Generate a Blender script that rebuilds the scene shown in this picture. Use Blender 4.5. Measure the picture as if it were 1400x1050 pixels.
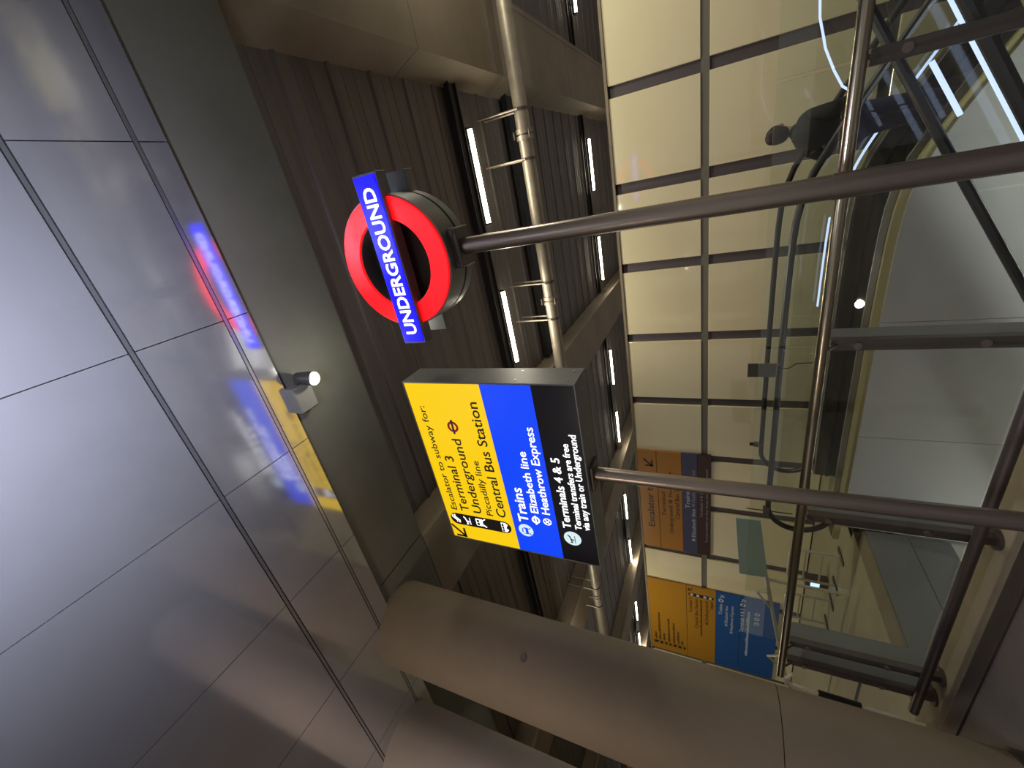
import bpy, bmesh, math, random
from mathutils import Vector, Matrix
random.seed(7)
for o in list(bpy.data.objects): bpy.data.objects.remove(o, do_unlink=True)
SC = bpy.context.scene
COL = SC.collection

# ------------------------------------------------------------------ camera, world, exposure
EYE = Vector((0, 0, 1.65))
P, RO, YA = math.radians(26.49), math.radians(-.92), math.radians(27.54)
F = 563.9
def cam_basis():
    cp, sp, cr, sr, cy, sy = math.cos(P), math.sin(P), math.cos(RO), math.sin(RO), math.cos(YA), math.sin(YA)
    B = Matrix(((1, 0, 0), (0, 0, 1), (0, -1, 0)))
    Rr = Matrix(((cr, -sr, 0), (sr, cr, 0), (0, 0, 1)))
    Pm = Matrix(((1, 0, 0), (0, cp, -sp), (0, sp, cp)))
    Y = Matrix(((cy, -sy, 0), (sy, cy, 0), (0, 0, 1)))
    return Y @ Pm @ B @ Rr                      # columns: photo-right, photo-down, forward (phone held upright)
M = cam_basis()
right, down, fwd = M.col[0].copy(), M.col[1].copy(), M.col[2].copy()
cd = bpy.data.cameras.new('camera')
cam = bpy.data.objects.new('camera', cd); COL.objects.link(cam)
cd.sensor_fit = 'HORIZONTAL'; cd.sensor_width = 36; cd.lens = 36 * F / 1400; cd.clip_start = .02; cd.clip_end = 200
X, Yv, Z = down, right, -fwd                    # the picture is stored turned a quarter anticlockwise
cam.matrix_world = Matrix(((X.x, Yv.x, Z.x, EYE.x), (X.y, Yv.y, Z.y, EYE.y), (X.z, Yv.z, Z.z, EYE.z), (0, 0, 0, 1)))
SC.camera = cam
w = bpy.data.worlds.new('world'); SC.world = w; w.use_nodes = True
w.node_tree.nodes['Background'].inputs[0].default_value = (.82, .77, .70, 1)
w.node_tree.nodes['Background'].inputs[1].default_value = .36
SC.view_settings.view_transform = 'Standard'; SC.view_settings.look = 'None'
SC.view_settings.exposure = 0; SC.view_settings.gamma = 1; SC.view_settings.use_curve_mapping = False

def area(name, loc, target, sx, sy, power, col, spread=180):
    d = bpy.data.lights.new(name, 'AREA'); d.shape = 'RECTANGLE'; d.size = sx; d.size_y = sy; d.energy = power; d.color = col; d.spread = math.radians(spread)
    o = bpy.data.objects.new(name, d); COL.objects.link(o); o.location = loc
    o.rotation_euler = (Vector(target) - Vector(loc)).to_track_quat('-Z', 'Y').to_euler()
    return o
# unseen fill lights, added to brighten canopy, floor, columns, wall and cladding
area('canopy_fill', (-.15, -.05, 2.8), (-.15, .0, 4.48), .3, .2, 66, (.72, .79, 1.0), 120)
area('floor_fill', (-.4, -1.0, 4.4), (-.6, .4, 0), .5, .5, 45, (.80, .84, 1.0), 90)
area('column_fill_warm', (-3.4, -1.7, 3.0), (-4.5, 1.3, 3.0), .6, .6, 22, (1.0, .80, .64), 130)
area('wall_fill_right', (3.2, 4.8, 4.4), (-2.5, 7.15, 1.4), 1.4, .3, 62, (1.0, .95, .76))
area('wall_fill_left', (-9.5, 4.9, 4.4), (-9.5, 7.15, 1.2), 2.4, .3, 50, (1.0, .92, .72))
area('cladding_fill', (-2.3, 3.3, -3.3), (-2.3, 5.07, -.3), 5.0, .3, 310, (.90, .93, 1.0))

# ------------------------------------------------------------------ materials
def lin(c):
    return tuple((v / 255 / 12.92) if v / 255 <= .04045 else ((v / 255 + .055) / 1.055) ** 2.4 for v in c)
def mat(name, col, rough=.6, metal=0., var=0., scale=4., bump=0., emit=0., spec=.5, stretch=None, rvar=0.):
    m = bpy.data.materials.new(name); m.use_nodes = True
    nt = m.node_tree; b = nt.nodes['Principled BSDF']; L = nt.links
    c = lin(col); b.inputs['Base Color'].default_value = (*c, 1)
    b.inputs['Roughness'].default_value = rough; b.inputs['Metallic'].default_value = metal
    b.inputs['Specular IOR Level'].default_value = spec
    if emit:
        b.inputs['Emission Color'].default_value = (*c, 1); b.inputs['Emission Strength'].default_value = emit
    if var or bump or rvar:
        tc = nt.nodes.new('ShaderNodeTexCoord'); mp = nt.nodes.new('ShaderNodeMapping')
        if stretch: mp.inputs['Scale'].default_value = stretch
        L.new(tc.outputs['Object'], mp.inputs['Vector'])
        n = nt.nodes.new('ShaderNodeTexNoise'); n.inputs['Scale'].default_value = scale; n.inputs['Detail'].default_value = 6
        n.inputs['Roughness'].default_value = .62
        L.new(mp.outputs[0], n.inputs['Vector'])
        if var:
            r = nt.nodes.new('ShaderNodeValToRGB')
            r.color_ramp.elements[0].position = .3; r.color_ramp.elements[1].position = .72
            r.color_ramp.elements[0].color = (*[v * (1 - var) for v in c], 1)
            r.color_ramp.elements[1].color = (*[min(1, v * (1 + var)) for v in c], 1)
            L.new(n.outputs['Fac'], r.inputs['Fac']); L.new(r.outputs[0], b.inputs['Base Color'])
        if rvar:
            mr = nt.nodes.new('ShaderNodeMapRange'); mr.inputs['To Min'].default_value = max(0, rough - rvar); mr.inputs['To Max'].default_value = rough + rvar
            L.new(n.outputs['Fac'], mr.inputs['Value']); L.new(mr.outputs[0], b.inputs['Roughness'])
        if bump:
            bp = nt.nodes.new('ShaderNodeBump'); bp.inputs['Strength'].default_value = bump; bp.inputs['Distance'].default_value = .01
            n2 = nt.nodes.new('ShaderNodeTexNoise'); n2.inputs['Scale'].default_value = scale * 9; n2.inputs['Detail'].default_value = 4
            L.new(mp.outputs[0], n2.inputs['Vector']); L.new(n2.outputs['Fac'], bp.inputs['Height']); L.new(bp.outputs[0], b.inputs['Normal'])
    return m
def glow(name, col, strength):
    m = bpy.data.materials.new(name); m.use_nodes = True; nt = m.node_tree
    b = nt.nodes['Principled BSDF']; c = lin(col)
    b.inputs['Base Color'].default_value = (*[v * .12 for v in c], 1); b.inputs['Roughness'].default_value = .35
    b.inputs['Emission Color'].default_value = (*c, 1); b.inputs['Emission Strength'].default_value = strength
    return m
def glassmat(name, tint, refl=1.0):
    m = bpy.data.materials.new(name); m.use_nodes = True; nt = m.node_tree; nt.nodes.clear(); L = nt.links
    out = nt.nodes.new('ShaderNodeOutputMaterial'); mix = nt.nodes.new('ShaderNodeMixShader')
    t = nt.nodes.new('ShaderNodeBsdfTransparent'); t.inputs[0].default_value = (*tint, 1)
    g = nt.nodes.new('ShaderNodeBsdfGlossy'); g.inputs['Roughness'].default_value = .015; g.inputs[0].default_value = (refl, refl, refl, 1)
    f = nt.nodes.new('ShaderNodeFresnel')
    ge = nt.nodes.new('ShaderNodeNewGeometry'); mr = nt.nodes.new('ShaderNodeMapRange')   # same reflectance on both faces of the pane
    mr.inputs['To Min'].default_value = 1.5; mr.inputs['To Max'].default_value = 1 / 1.5
    L.new(ge.outputs['Backfacing'], mr.inputs['Value']); L.new(mr.outputs[0], f.inputs['IOR'])
    L.new(f.outputs[0], mix.inputs[0]); L.new(t.outputs[0], mix.inputs[1]); L.new(g.outputs[0], mix.inputs[2]); L.new(mix.outputs[0], out.inputs[0])
    return m
MT = dict(
    canopy=mat('satin_canopy_metal', (206, 205, 211), .10, .76, .04, 2.2, 0, rvar=.025),
    canopy_trim=mat('bright_canopy_trim', (190, 190, 200), .25, .9),
    black=mat('black_gap', (14, 13, 13), .8),
    soffit=mat('painted_soffit', (108, 107, 97), .75, 0, .14, 1.6, .12),
    beam=mat('beam_concrete', (136, 123, 104), .85, 0, .16, 1.1, .15),
    deck=mat('profiled_deck', (108, 100, 93), .55, .15, .22, 2.5, .05, stretch=(.15, 3, 1)),
    channel=mat('dark_channel', (30, 28, 30), .6),
    pipe=mat('galvanised_pipe', (150, 140, 125), .45, .55, .18, 6, .1),
    steel=mat('brushed_steel', (150, 138, 128), .3, .9, .08, 9, .04, stretch=(8, 8, .5)),
    dsteel=mat('dark_bronze_steel', (98, 88, 84), .42, .75, .1, 5),
    rail=mat('polished_rail', (166, 156, 134), .2, .95),
    grey=mat('grey_plate', (112, 113, 110), .5, .3, .05, 3),
    wall=mat('cream_wall_panel', (226, 214, 178), .05, 0, .025, 1.2, .0, spec=.8),
    wallback=mat('dark_wall_gap', (86, 78, 82), .6),
    col2=mat('pale_column', (152, 142, 136), .6, 0, .06, 1.8, .08), col=mat('column_concrete', (116, 103, 85), .72, 0, .1, 1.8, .12),
    floor=mat('dark_floor', (92, 84, 80), .4, 0, .15, 3, .05),
    stone=mat('pale_stone', (132, 121, 97), .7, 0, .1, 5, .08),
    lfloor=mat('landing_floor', (162, 155, 126), .45, 0, .08, 4, .03),
    clad=mat('escalator_cladding', (196, 194, 184), .3, .25, .04, 2, 0, rvar=.05),
    trim=mat('brass_trim', (196, 184, 130), .3, .4),
    rubber=mat('black_rubber', (20, 20, 22), .4),
    step=mat('black_step', (24, 24, 28), .35, .4),
    skirt=mat('skirt_steel', (96, 88, 78), .3, .8),
    glass=glassmat('balustrade_glass', (.955, .975, .95)),
    eglass=glassmat('escalator_glass', (.965, .98, .965)),
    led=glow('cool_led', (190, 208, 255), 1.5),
    tube=glow('fluorescent_tube', (255, 246, 216), 16.),
    lens=glow('lamp_lens', (255, 252, 240), 9.),
    red=glow('sign_red', (255, 6, 14), 1.8), blue=glow('sign_blue', (6, 0, 245), 2.6),
    white=glow('sign_white', (255, 255, 255), 1.5), yellow=glow('sign_yellow', (247, 203, 12), 1.0),
    tblue=glow('sign_train_blue', (0, 66, 242), 1.05), navy=mat('sign_navy', (14, 15, 30), .25),
    ink=mat('black_ink', (18, 16, 12), .5), pale=glow('pale_icon', (214, 236, 240), 1.0),
    signbox=mat('sign_case', (116, 116, 114), .36, .25, .05, 3), screw=mat('screw_head', (190, 190, 185), .3, .9),
    wy=mat('board_orange', (168, 112, 36), .35), wb=mat('board_blue', (66, 66, 98), .35), wn=mat('board_brown', (62, 36, 34), .35),
    wy2=mat('board_ochre', (172, 122, 30), .35), wb2=mat('board_royal', (34, 84, 150), .35), wt=mat('board_white', (190, 196, 205), .5),
    wt2=mat('board_grey_white', (150, 140, 145), .5), wk=mat('board_black', (40, 28, 18), .5),
    lampgrey=mat('lamp_grey', (120, 118, 114), .5), lampdark=mat('lamp_body', (64, 62, 60), .5),
    skin=mat('skin', (176, 128, 104), .55), hair=mat('hair', (34, 22, 17), .6, 0, .3, 40), jacket=mat('black_jacket', (12, 12, 14), .8, 0, .2, 30, .1),
    trousers=mat('dark_trousers', (48, 50, 86), .8, 0, .15, 30), shoe=mat('shoe', (30, 28, 28), .5), eye=mat('eye', (30, 24, 20), .3),
    silver=mat('silver_tube', (196, 190, 174), .3, .3), notice=mat('notice_panel', (150, 174, 164), .5), dplate=mat('dark_plate', (74, 74, 64), .5), white_p=mat('white_paint', (205, 200, 185), .5),
    screen=glow('screen', (190, 220, 255), 1.6), green=mat('pale_green_end', (160, 170, 130), .5),
)

# ------------------------------------------------------------------ builders
ROOT = {}
class MB:
    def __init__(s): s.v = []; s.f = []
    def add(s, vs, fs):
        n = len(s.v); s.v += [tuple(v) for v in vs]; s.f += [tuple(i + n for i in f) for f in fs]; return s
    def box(s, x0, x1, y0, y1, z0, z1):
        return s.add([(x0, y0, z0), (x1, y0, z0), (x1, y1, z0), (x0, y1, z0), (x0, y0, z1), (x1, y0, z1), (x1, y1, z1), (x0, y1, z1)],
                     [(0, 3, 2, 1), (4, 5, 6, 7), (0, 1, 5, 4), (1, 2, 6, 5), (2, 3, 7, 6), (3, 0, 4, 7)])
    def bbox(s, x0, x1, y0, y1, z0, z1, c=.005):      # box with chamfered edges
        b = bmesh.new(); bmesh.ops.create_cube(b, size=1)
        for v in b.verts: v.co = ((x0 + x1) / 2 + v.co.x * (x1 - x0), (y0 + y1) / 2 + v.co.y * (y1 - y0), (z0 + z1) / 2 + v.co.z * (z1 - z0))
        bmesh.ops.bevel(b, geom=b.edges[:] + b.verts[:], offset=c, segments=1, profile=.5, affect='EDGES')
        b.verts.index_update()
        s.add([v.co for v in b.verts], [[v.index for v in f.verts] for f in b.faces]); b.free(); return s
    def prism(s, poly, axis, a, b):                    # poly in the two other axes, extruded from a to b
        def p(u, v, t): return {'x': (t, u, v), 'y': (u, t, v), 'z': (u, v, t)}[axis]
        n = len(poly)
        return s.add([p(u, v, a) for u, v in poly] + [p(u, v, b) for u, v in poly],
                     [tuple(range(n))[::-1], tuple(range(n, 2 * n))] + [(i, (i + 1) % n, n + (i + 1) % n, n + i) for i in range(n)])
    def tube(s, pts, r, n=12, cap=True, sx=1.0):
        pts = [Vector(p) for p in pts]; rings = []; k = len(pts)
        rr = r if isinstance(r, (list, tuple)) else [r] * k
        up = None
        for i, p in enumerate(pts):
            d = (pts[min(i + 1, k - 1)] - pts[max(i - 1, 0)]).normalized()
            if up is None:
                a = Vector((0, 1, 0)) if abs(d.y) < .9 else Vector((0, 0, 1))
                up = (a - d * a.dot(d)).normalized()
            else: up = (up - d * up.dot(d)).normalized()
            sd = d.cross(up)
            rings.append([p + (up * math.cos(t) * sx + sd * math.sin(t)) * rr[i] for t in [2 * math.pi * j / n for j in range(n)]])
        vs = [v for ring in rings for v in ring]
        fs = [(i * n + j, i * n + (j + 1) % n, (i + 1) * n + (j + 1) % n, (i + 1) * n + j) for i in range(k - 1) for j in range(n)]
        if cap: fs += [tuple(range(n))[::-1], tuple(range((k - 1) * n, k * n))]
        return s.add(vs, fs)
    def ring(s, c, r0, r1, y0, y1, n=64, a0=0, a1=2 * math.pi):   # annulus in xz, between y0 and y1
        full = abs(a1 - a0 - 2 * math.pi) < 1e-6
        k = n if full else n + 1; vs = []
        for i in range(k):
            t = a0 + (a1 - a0) * i / n
            for r, y in ((r0, y0), (r1, y0), (r1, y1), (r0, y1)): vs.append((c[0] + r * math.cos(t), y, c[1] + r * math.sin(t)))
        fs = []
        for i in range(n):
            j = (i + 1) % k
            for q in range(4):
                fs.append((i * 4 + q, j * 4 + q, j * 4 + (q + 1) % 4, i * 4 + (q + 1) % 4))
        if not full: fs += [(0, 1, 2, 3), tuple((k - 1) * 4 + q for q in (3, 2, 1, 0))]
        return s.add(vs, fs)
    def disc(s, c, r, y0, y1, n=40):
        poly = [(c[0] + r * math.cos(2 * math.pi * i / n), c[1] + r * math.sin(2 * math.pi * i / n)) for i in range(n)]
        return s.prism(poly, 'y', y0, y1)
    def mesh(s, name, m, off=Vector((0, 0, 0)), smooth=True, ang=32):
        me = bpy.data.meshes.new(name)
        me.from_pydata([tuple(Vector(v) - off) for v in s.v], [], s.f)
        b = bmesh.new(); b.from_mesh(me); bmesh.ops.recalc_face_normals(b, faces=b.faces[:]); b.to_mesh(me); b.free()
        if m is not None: me.materials.append(m)
        if smooth:
            me.shade_smooth(); me.set_sharp_from_angle(angle=math.radians(ang))
        return me
    def build(s, name, m, parent=None, **k):
        off = ROOT.get(parent.name, Vector((0, 0, 0))) if parent else Vector((0, 0, 0))
        return link(s.mesh(name, MT[m] if isinstance(m, str) else m, off, **k), name, parent)
def link(me, name, parent=None):
    o = bpy.data.objects.new(name, me); COL.objects.link(o)
    if parent:
        o.parent = parent; ROOT[o.name] = ROOT[parent.name]
    else: ROOT[o.name] = Vector((0, 0, 0))
    return o
def tag(o, label=None, cat=None, group=None, kind=None):
    if label: o['label'] = label
    if cat: o['category'] = cat
    if group: o['group'] = group
    if kind: o['kind'] = kind
    return o
def thing(name, loc, label, cat, group=None, kind=None):
    o = bpy.data.objects.new(name, None); COL.objects.link(o); o.location = loc; o.empty_display_size = .1
    ROOT[o.name] = Vector(loc)
    return tag(o, label, cat, group, kind)
def struct(name, mb, m, parent=None, **k):
    o = mb.build(name, m, parent, **k)
    if parent is None: o['kind'] = 'structure'
    return o
def sroot(name, loc=(0, 0, 0)):
    o = bpy.data.objects.new(name, None); COL.objects.link(o); o.location = loc; ROOT[o.name] = Vector(loc); o['kind'] = 'structure'; return o
def copy_tree(o, parent=None, loc=None):
    c = o.copy(); COL.objects.link(c)
    if parent: c.parent = parent
    if loc is not None: c.location = loc
    for ch in list(o.children): copy_tree(ch, c)
    return c
def text(body, x0, x1, z, cap, y, m, parent, name='lettering', bold=0., back=False):
    """lettering in the xz plane facing -y, baseline z, cap height cap, fitted between x0 and x1"""
    cu = bpy.data.curves.new('t', 'FONT'); cu.body = body; cu.extrude = .004; cu.offset = bold; cu.resolution_u = 3
    t = bpy.data.objects.new('t', cu); me = bpy.data.meshes.new_from_object(t)
    bpy.data.objects.remove(t); bpy.data.curves.remove(cu)
    xs = [v.co.x for v in me.vertices]; a, b = min(xs), max(xs)
    off = ROOT[parent.name]; k = cap / .73
    for v in me.vertices:
        u = (v.co.x - a) / (b - a); X_ = (x0 + u * (x1 - x0)) if not back else (x1 - u * (x1 - x0))
        v.co = Vector((X_, y - (v.co.z * .5 + .001) * (-1 if back else 1), z + v.co.y * k)) - off
    me.materials.clear(); me.materials.append(MT[m]); me.name = name
    o = link(me, name, parent)
    if name == 'lettering': o['kind'] = 'stuff'
    return o

# ------------------------------------------------------------------ the setting
MB().box(-24, 9, -6, 2.6, -.3, 0).build('floor', 'floor')['kind'] = 'structure'
k = MB().box(-24, 9, 2.6, 2.74, -.3, .012); struct('trim_1', k, 'dsteel')
k = MB().box(-24, 9, 2.74, 3.06, -.3, 0); struct('trim_2', k, 'stone')
VL = -4.62                                             # left end of the escalator well
lf = MB().box(-24, VL - .3, 3.06, 7.15, -.3, 0); struct('floor_landing', lf, 'lfloor')
struct('trim_3', MB().box(VL - .3, VL, 3.06, 5.02, -.3, .004), 'stone')
struct('trim_4', MB().box(VL - .05, VL + .02, 3.06, 5.02, -.42, -.02), 'grey')
struct('trim_6', MB().box(VL - .05, VL + .01, 3.06, 5.02, -.80, -.43), 'grey')
struct('wall_pit_left', MB().box(VL - .2, VL, 3.06, 7.1, -4.6, -.3), 'clad')
struct('wall_pit_front', MB().box(VL, 9, 2.9, 3.06, -4.6, -.3), 'dsteel')
struct('floor_lower', MB().box(-8, 9, 2.9, 7.2, -4.8, -4.6), 'floor')
struct('trim_5', MB().box(-24, VL - 1.35, 4.10, 4.16, 0, .01), 'rail')
# far wall: dark backing with cream panels standing proud
wf = sroot('wall_far')
MB().box(-24, 9, 7.19, 7.4, -4.6, 3.10).build('backing', 'wallback', wf)
edges = [.997 + 1.262 * i for i in range(6, 0, -1)] + [.997, -.286, -1.511, -2.764, -4.04, -5.28, -6.537, -7.9]
while edges[-1] > -23: edges.append(edges[-1] - 1.262)
for i in range(len(edges) - 1):
    b_, a_ = edges[i] - .076, edges[i + 1] + .076
    for z0, z1 in ((1.908, 3.12), (.02, 1.80), (-4.5, -.1)):
        if z0 < -1 and a_ < -5: continue
        MB().bbox(a_, b_, 7.15, 7.20, z0, z1, .004).build('panel', 'wall', wf)
MB().box(-24, 9, 7.13, 7.42, 3.12, 3.16).build('coping', 'beam', wf)
MB().box(-24, 9, 7.165, 7.2, 1.80, 1.905).build('rail_strip', mat('grey_rail_strip', (112, 108, 98), .4), wf)
struct('wall_rear', MB().box(-24, 9, 16.2, 16.4, 0, 5.2), 'deck')
struct('wall_side', MB().box(-24.2, -24, -6, 16.2, -.3, 5.2), 'stone')

# roof: profiled deck between concrete beams
ZS, ZD = 4.52, 4.92
def deck(name, x0, x1, y0, y1):
    prof = []; y = y0
    while y < y1:                                      # trapezoid ribs running along x, paired like the sheet's
        for dy, dz in ((0, 0), (.05, 0), (.065, -.022), (.10, -.022), (.115, 0), (.24, 0), (.255, -.007), (.27, 0), (.40, 0), (.415, -.007), (.43, 0)):
            if y + dy <= y1: prof.append((y + dy, ZD + dz))
        y += .58
    prof.append((y1, ZD))
    n = len(prof)
    vs = [(x0, a, b) for a, b in prof] + [(x1, a, b) for a, b in prof]
    o = struct(name, MB().add(vs, [(i, i + 1, n + i + 1, n + i) for i in range(n - 1)]), 'deck', smooth=False)
    return o
BEAMS = [(7.3, 8.25), (1.535, 2.48), (-4.19, -3.24), (-9.97, -9.02), (-15.75, -14.8), (-21.5, -20.55)]
bays = [(2.4, 7.4), (-3.3, 1.45), (-9.1, -4.1), (-14.9, -9.9), (-20.6, -15.7), (-24, -21.4)]
for i, (a, b) in enumerate(bays): deck('ceiling_deck' if i == 0 else 'ceiling_deck.%03d' % i, a, b, 2.43, 16.2)
struct('ceiling_slab', MB().box(-24, 9, -6, 16.3, 5.0, 5.15), 'deck')
for i, (a, b) in enumerate(BEAMS):
    bt = sroot('beam' if i == 0 else 'beam.%03d' % i)
    slope = .165 if a == 1.535 else 0
    for y0, y1 in ((2.44, 4.655), (4.665, 7.4), (7.41, 10.2), (10.21, 16.2)):
        MB().prism([(a - slope, ZD + .05), (a, ZS), (b, ZS), (b, ZD + .05)], 'y', y0, y1).build('beam_segment', 'beam', bt)
    MB().bbox(b - .01, b + .07, 2.44, 16.2, ZS - .01, ZS + .05, .006).build('lip', 'beam', bt)
# plastered soffit band between the metal canopy and the deck
sof = sroot('ceiling_soffit')
for a, b in ((-24, -8.2), (-8.19, -3.135), (-3.12, 2.6), (2.61, 9)):
    MB().box(a, b, -.5, 2.43, ZS, 4.9).build('soffit_panel', 'soffit', sof)
# metal canopy: separate sheets with open joints
can = sroot('ceiling')
GX = [-.378 - 1.011 * i for i in range(-7, 12)]
for y0, y1 in ((1.562, 1.705), (1.033, 1.530), (-.40, .998), (-1.82, -.41), (-3.24, -1.83), (-4.6, -3.25)):
    for b, a in zip(GX, GX[1:]):
        MB().box(a + .003, b - .003, y0, y1, 4.48, 4.49).build('canopy_panel', 'canopy', can, smooth=False)
MB().box(GX[-1], GX[0], -4.6, 1.70, 4.494, 4.515).build('backing', 'black', can)
for y in (1.546, 1.0155):
    MB().box(GX[-1], GX[0], y - .010, y + .010, 4.481, 4.492).build('joint_strip', 'canopy_trim', can)

# ------------------------------------------------------------------ columns
def column(name, x, y, r, z1, label, mname='col'):
    t = thing(name, (x, y, 0), label, 'column')
    n = 64
    for z0, z_ in ((.10, 1.25), (1.255, z1)):
        MB().prism([(x + r * math.cos(2 * math.pi * i / n), y + r * math.sin(2 * math.pi * i / n)) for i in range(n)], 'z', z0, z_).build('shaft', mname, t)
    MB().prism([(x + (r + .02) * math.cos(2 * math.pi * i / n), y + (r + .02) * math.sin(2 * math.pi * i / n)) for i in range(n)], 'z', 0, .10).build('base_ring', 'dsteel', t)
    return t
c1 = column('concrete_column', -3.72, 1.81, .387, ZS, 'round concrete column beside the lit yellow and blue sign')
d = Vector((3.72, -1.81, 1.6)).normalized()
fx = MB().tube([(-3.72 + .38 * .93, 1.81 - .38 * .36, 3.02), (-3.72 + .395 * .93, 1.81 - .395 * .36, 3.02)], .028, 16); fx.build('fixing_hole_cap', 'dsteel', c1)
column('concrete_column', -4.93, 1.27, .387, 4.48, 'pale round column in the photo corner, rising into the metal canopy', 'col2')

# ------------------------------------------------------------------ roundel sign on its pole
YF, YB = 2.20, 2.50
RC = (-.275, 3.565)
rs = thing('underground_sign', (-.245, 2.35, 0), 'illuminated red ring sign with blue bar reading UNDERGROUND on steel pole', 'sign')
# drum behind the faces
MB().ring(RC, .275, .425, YF + .015, YF + .19, 72).build('front_drum', 'signbox', rs)
MB().ring(RC, .30, .425, YB - .085, YB - .015, 72).build('rear_drum', 'signbox', rs)
MB().ring(RC, .29, .405, YF + .185, YB - .08, 72).build('drum_core', 'lampdark', rs)
MB().disc(RC, .30, 2.33, 2.37, 48).build('inner_disc', 'lampdark', rs)
for y0, y1, s, nm in ((YF, YF + .016, -1, 'front'), (YB - .016, YB, 1, 'rear')):
    r_ = MB().ring(RC, .283, .412, y0, y1, 96); r_.build('red_ring', 'red', rs)
    yb0, yb1 = (YF - .03, YF + .06) if s < 0 else (YB - .06, YB + .03)
    bc = MB().bbox(RC[0] - .545, RC[0] + .545, yb0, yb1, RC[1] - .096, RC[1] + .096, .004).build('bar_case', 'signbox', rs)
    yy0, yy1 = (yb0 - .006, yb0 + .002) if s < 0 else (yb1 - .002, yb1 + .006)
    MB().box(RC[0] - .53, RC[0] + .53, yy0, yy1, RC[1] - .0835, RC[1] + .0835).build('blue_bar', 'blue', rs)
    lt = text('UNDERGROUND', RC[0] - .472, RC[0] + .465, RC[1] - .048, .094, yy0 if s < 0 else yy1, 'white', rs, 'letter', .022, back=(s > 0))
    bm = bmesh.new(); bm.from_mesh(lt.data); left = set(bm.verts); isl = []
    while left:
        st = [left.pop()]; cur = set(st)
        while st:
            for e in st.pop().link_edges:
                for v in e.verts:
                    if v not in cur: cur.add(v); st.append(v)
        left -= cur; isl.append(cur)
    for cur in isl:
        ids = {v: i for i, v in enumerate(cur)}
        me = bpy.data.meshes.new('letter'); me.from_pydata([tuple(v.co) for v in ids], [], [[ids[v] for v in f.verts] for f in bm.faces if f.verts[0] in cur])
        me.materials.append(MT['white']); link(me, 'letter', rs)
    bm.free(); bpy.data.objects.remove(lt)
MB().bbox(-.365, -.125, 2.27, 2.43, 3.09, 3.155, .006).build('mount_bracket', 'dsteel', rs)
for x in (-.34, -.15): MB().tube([(x, 2.262, 3.12), (x, 2.275, 3.12)], .014, 8).build('bolt', 'dsteel', rs)
MB().tube([(-.245, 2.35, .02), (-.245, 2.35, 1.2)], .053, 28).build('pole', 'steel', rs)
MB().tube([(-.245, 2.35, 1.205), (-.245, 2.35, 3.12)], .051, 28).build('pole', 'steel', rs)
MB().tube([(-.245, 2.35, 1.185), (-.245, 2.35, 1.225)], .0545, 28).build('pole_joint', 'steel', rs)
MB().tube([(-.245, 2.35, 0), (-.245, 2.35, .03)], .11, 28).build('base_plate', 'steel', rs)

# ------------------------------------------------------------------ direction sign on its pole
SX0, SX1, SY0, SY1, SZ0, SZ1 = -2.797, -1.157, 2.225, 2.475, 2.458, 3.867
ds = thing('direction_sign', (-1.955, 2.35, 0), 'large illuminated box sign with yellow, blue and black bands on steel pole', 'sign')
cz = MB(); t_ = .012
cz.bbox(SX0, SX0 + t_, SY0, SY1, SZ0, SZ1, .003); cz.bbox(SX1 - t_, SX1, SY0, SY1, SZ0, SZ1, .003)
cz.bbox(SX0 + t_, SX1 - t_, SY0, SY1, SZ0, SZ0 + t_, .003); cz.bbox(SX0 + t_, SX1 - t_, SY0, SY1, SZ1 - t_, SZ1, .003)
cz.box(SX0 + t_, SX1 - t_, SY1 - .02, SY1 - .005, SZ0 + t_, SZ1 - t_)
cz.build('case', 'signbox', ds)
ZY, ZB = 3.172, 2.772
fy = SY0 + .004
BY = MB().box(SX0 + t_, SX1 - t_, fy, fy + .02, ZY, SZ1 - t_).build('yellow_band', 'yellow', ds)
BB = MB().box(SX0 + t_, SX1 - t_, fy, fy + .02, ZB, ZY - .001).build('blue_band', 'tblue', ds)
BK = MB().box(SX0 + t_, SX1 - t_, fy, fy + .02, SZ0 + t_, ZB - .001).build('black_band', 'navy', ds)
def T(b_, x0, x1, z, cap, m='ink', bold=0.): return text(b_, x0, x1, z, cap, fy, m, BY if z > ZY else BB if z > ZB else BK, bold=bold)
T('Escalator to subway for:', -2.443, -1.371, 3.725, .064)
T('Terminal 3', -2.443, -1.845, 3.597, .089, bold=.004)
T('Underground', -2.44, -1.665, 3.469, .089, bold=.004)
T('Piccadilly line', -2.443, -1.865, 3.357, .063)
T('Central Bus Station', -2.44, -1.318, 3.228, .090, bold=.005)
T('Trains', -2.445, -2.086, 3.022, .092, 'white', .007)
T('Elizabeth line', -2.325, -1.728, 2.914, .070, 'white', .003)
T('Heathrow Express', -2.32, -1.508, 2.816, .070, 'white', .003)
T('Terminals 4 & 5', -2.43, -1.755, 2.657, .068, 'white', .010)
T('Terminal transfers are free', -2.425, -1.625, 2.570, .054, 'white', .007)
T('via any train or Underground', -2.418, -1.547, 2.505, .054, 'white', .007)
def stroke(pts, wd, y, m, parent, name, dy=.003):
    mb = MB()
    for (a, b) in zip(pts, pts[1:]):
        A, B = Vector((a[0], a[1])), Vector((b[0], b[1])); d_ = (B - A); n_ = Vector((-d_.y, d_.x)).normalized() * wd / 2; e_ = d_.normalized() * wd / 2
        q = [A - n_ - e_, B - n_ + e_, B + n_ + e_, A + n_ - e_]
        mb.prism([(v.x, v.y) for v in q], 'y', y - dy, y)
    return mb.build(name, m, parent, smooth=False)
def arrow(tip, dx, dz, L, wd, y, m, parent):
    tx, tz = tip
    mb = [(tx, tz + dz * L * .75), (tx, tz), (tx + dx * L * .75, tz)]
    o = stroke(mb, wd, y, m, parent, 'arrow'); o2 = stroke([(tx, tz), (tx + dx * L, tz + dz * L)], wd, y, m, parent, 'arrow')
    return o
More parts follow.
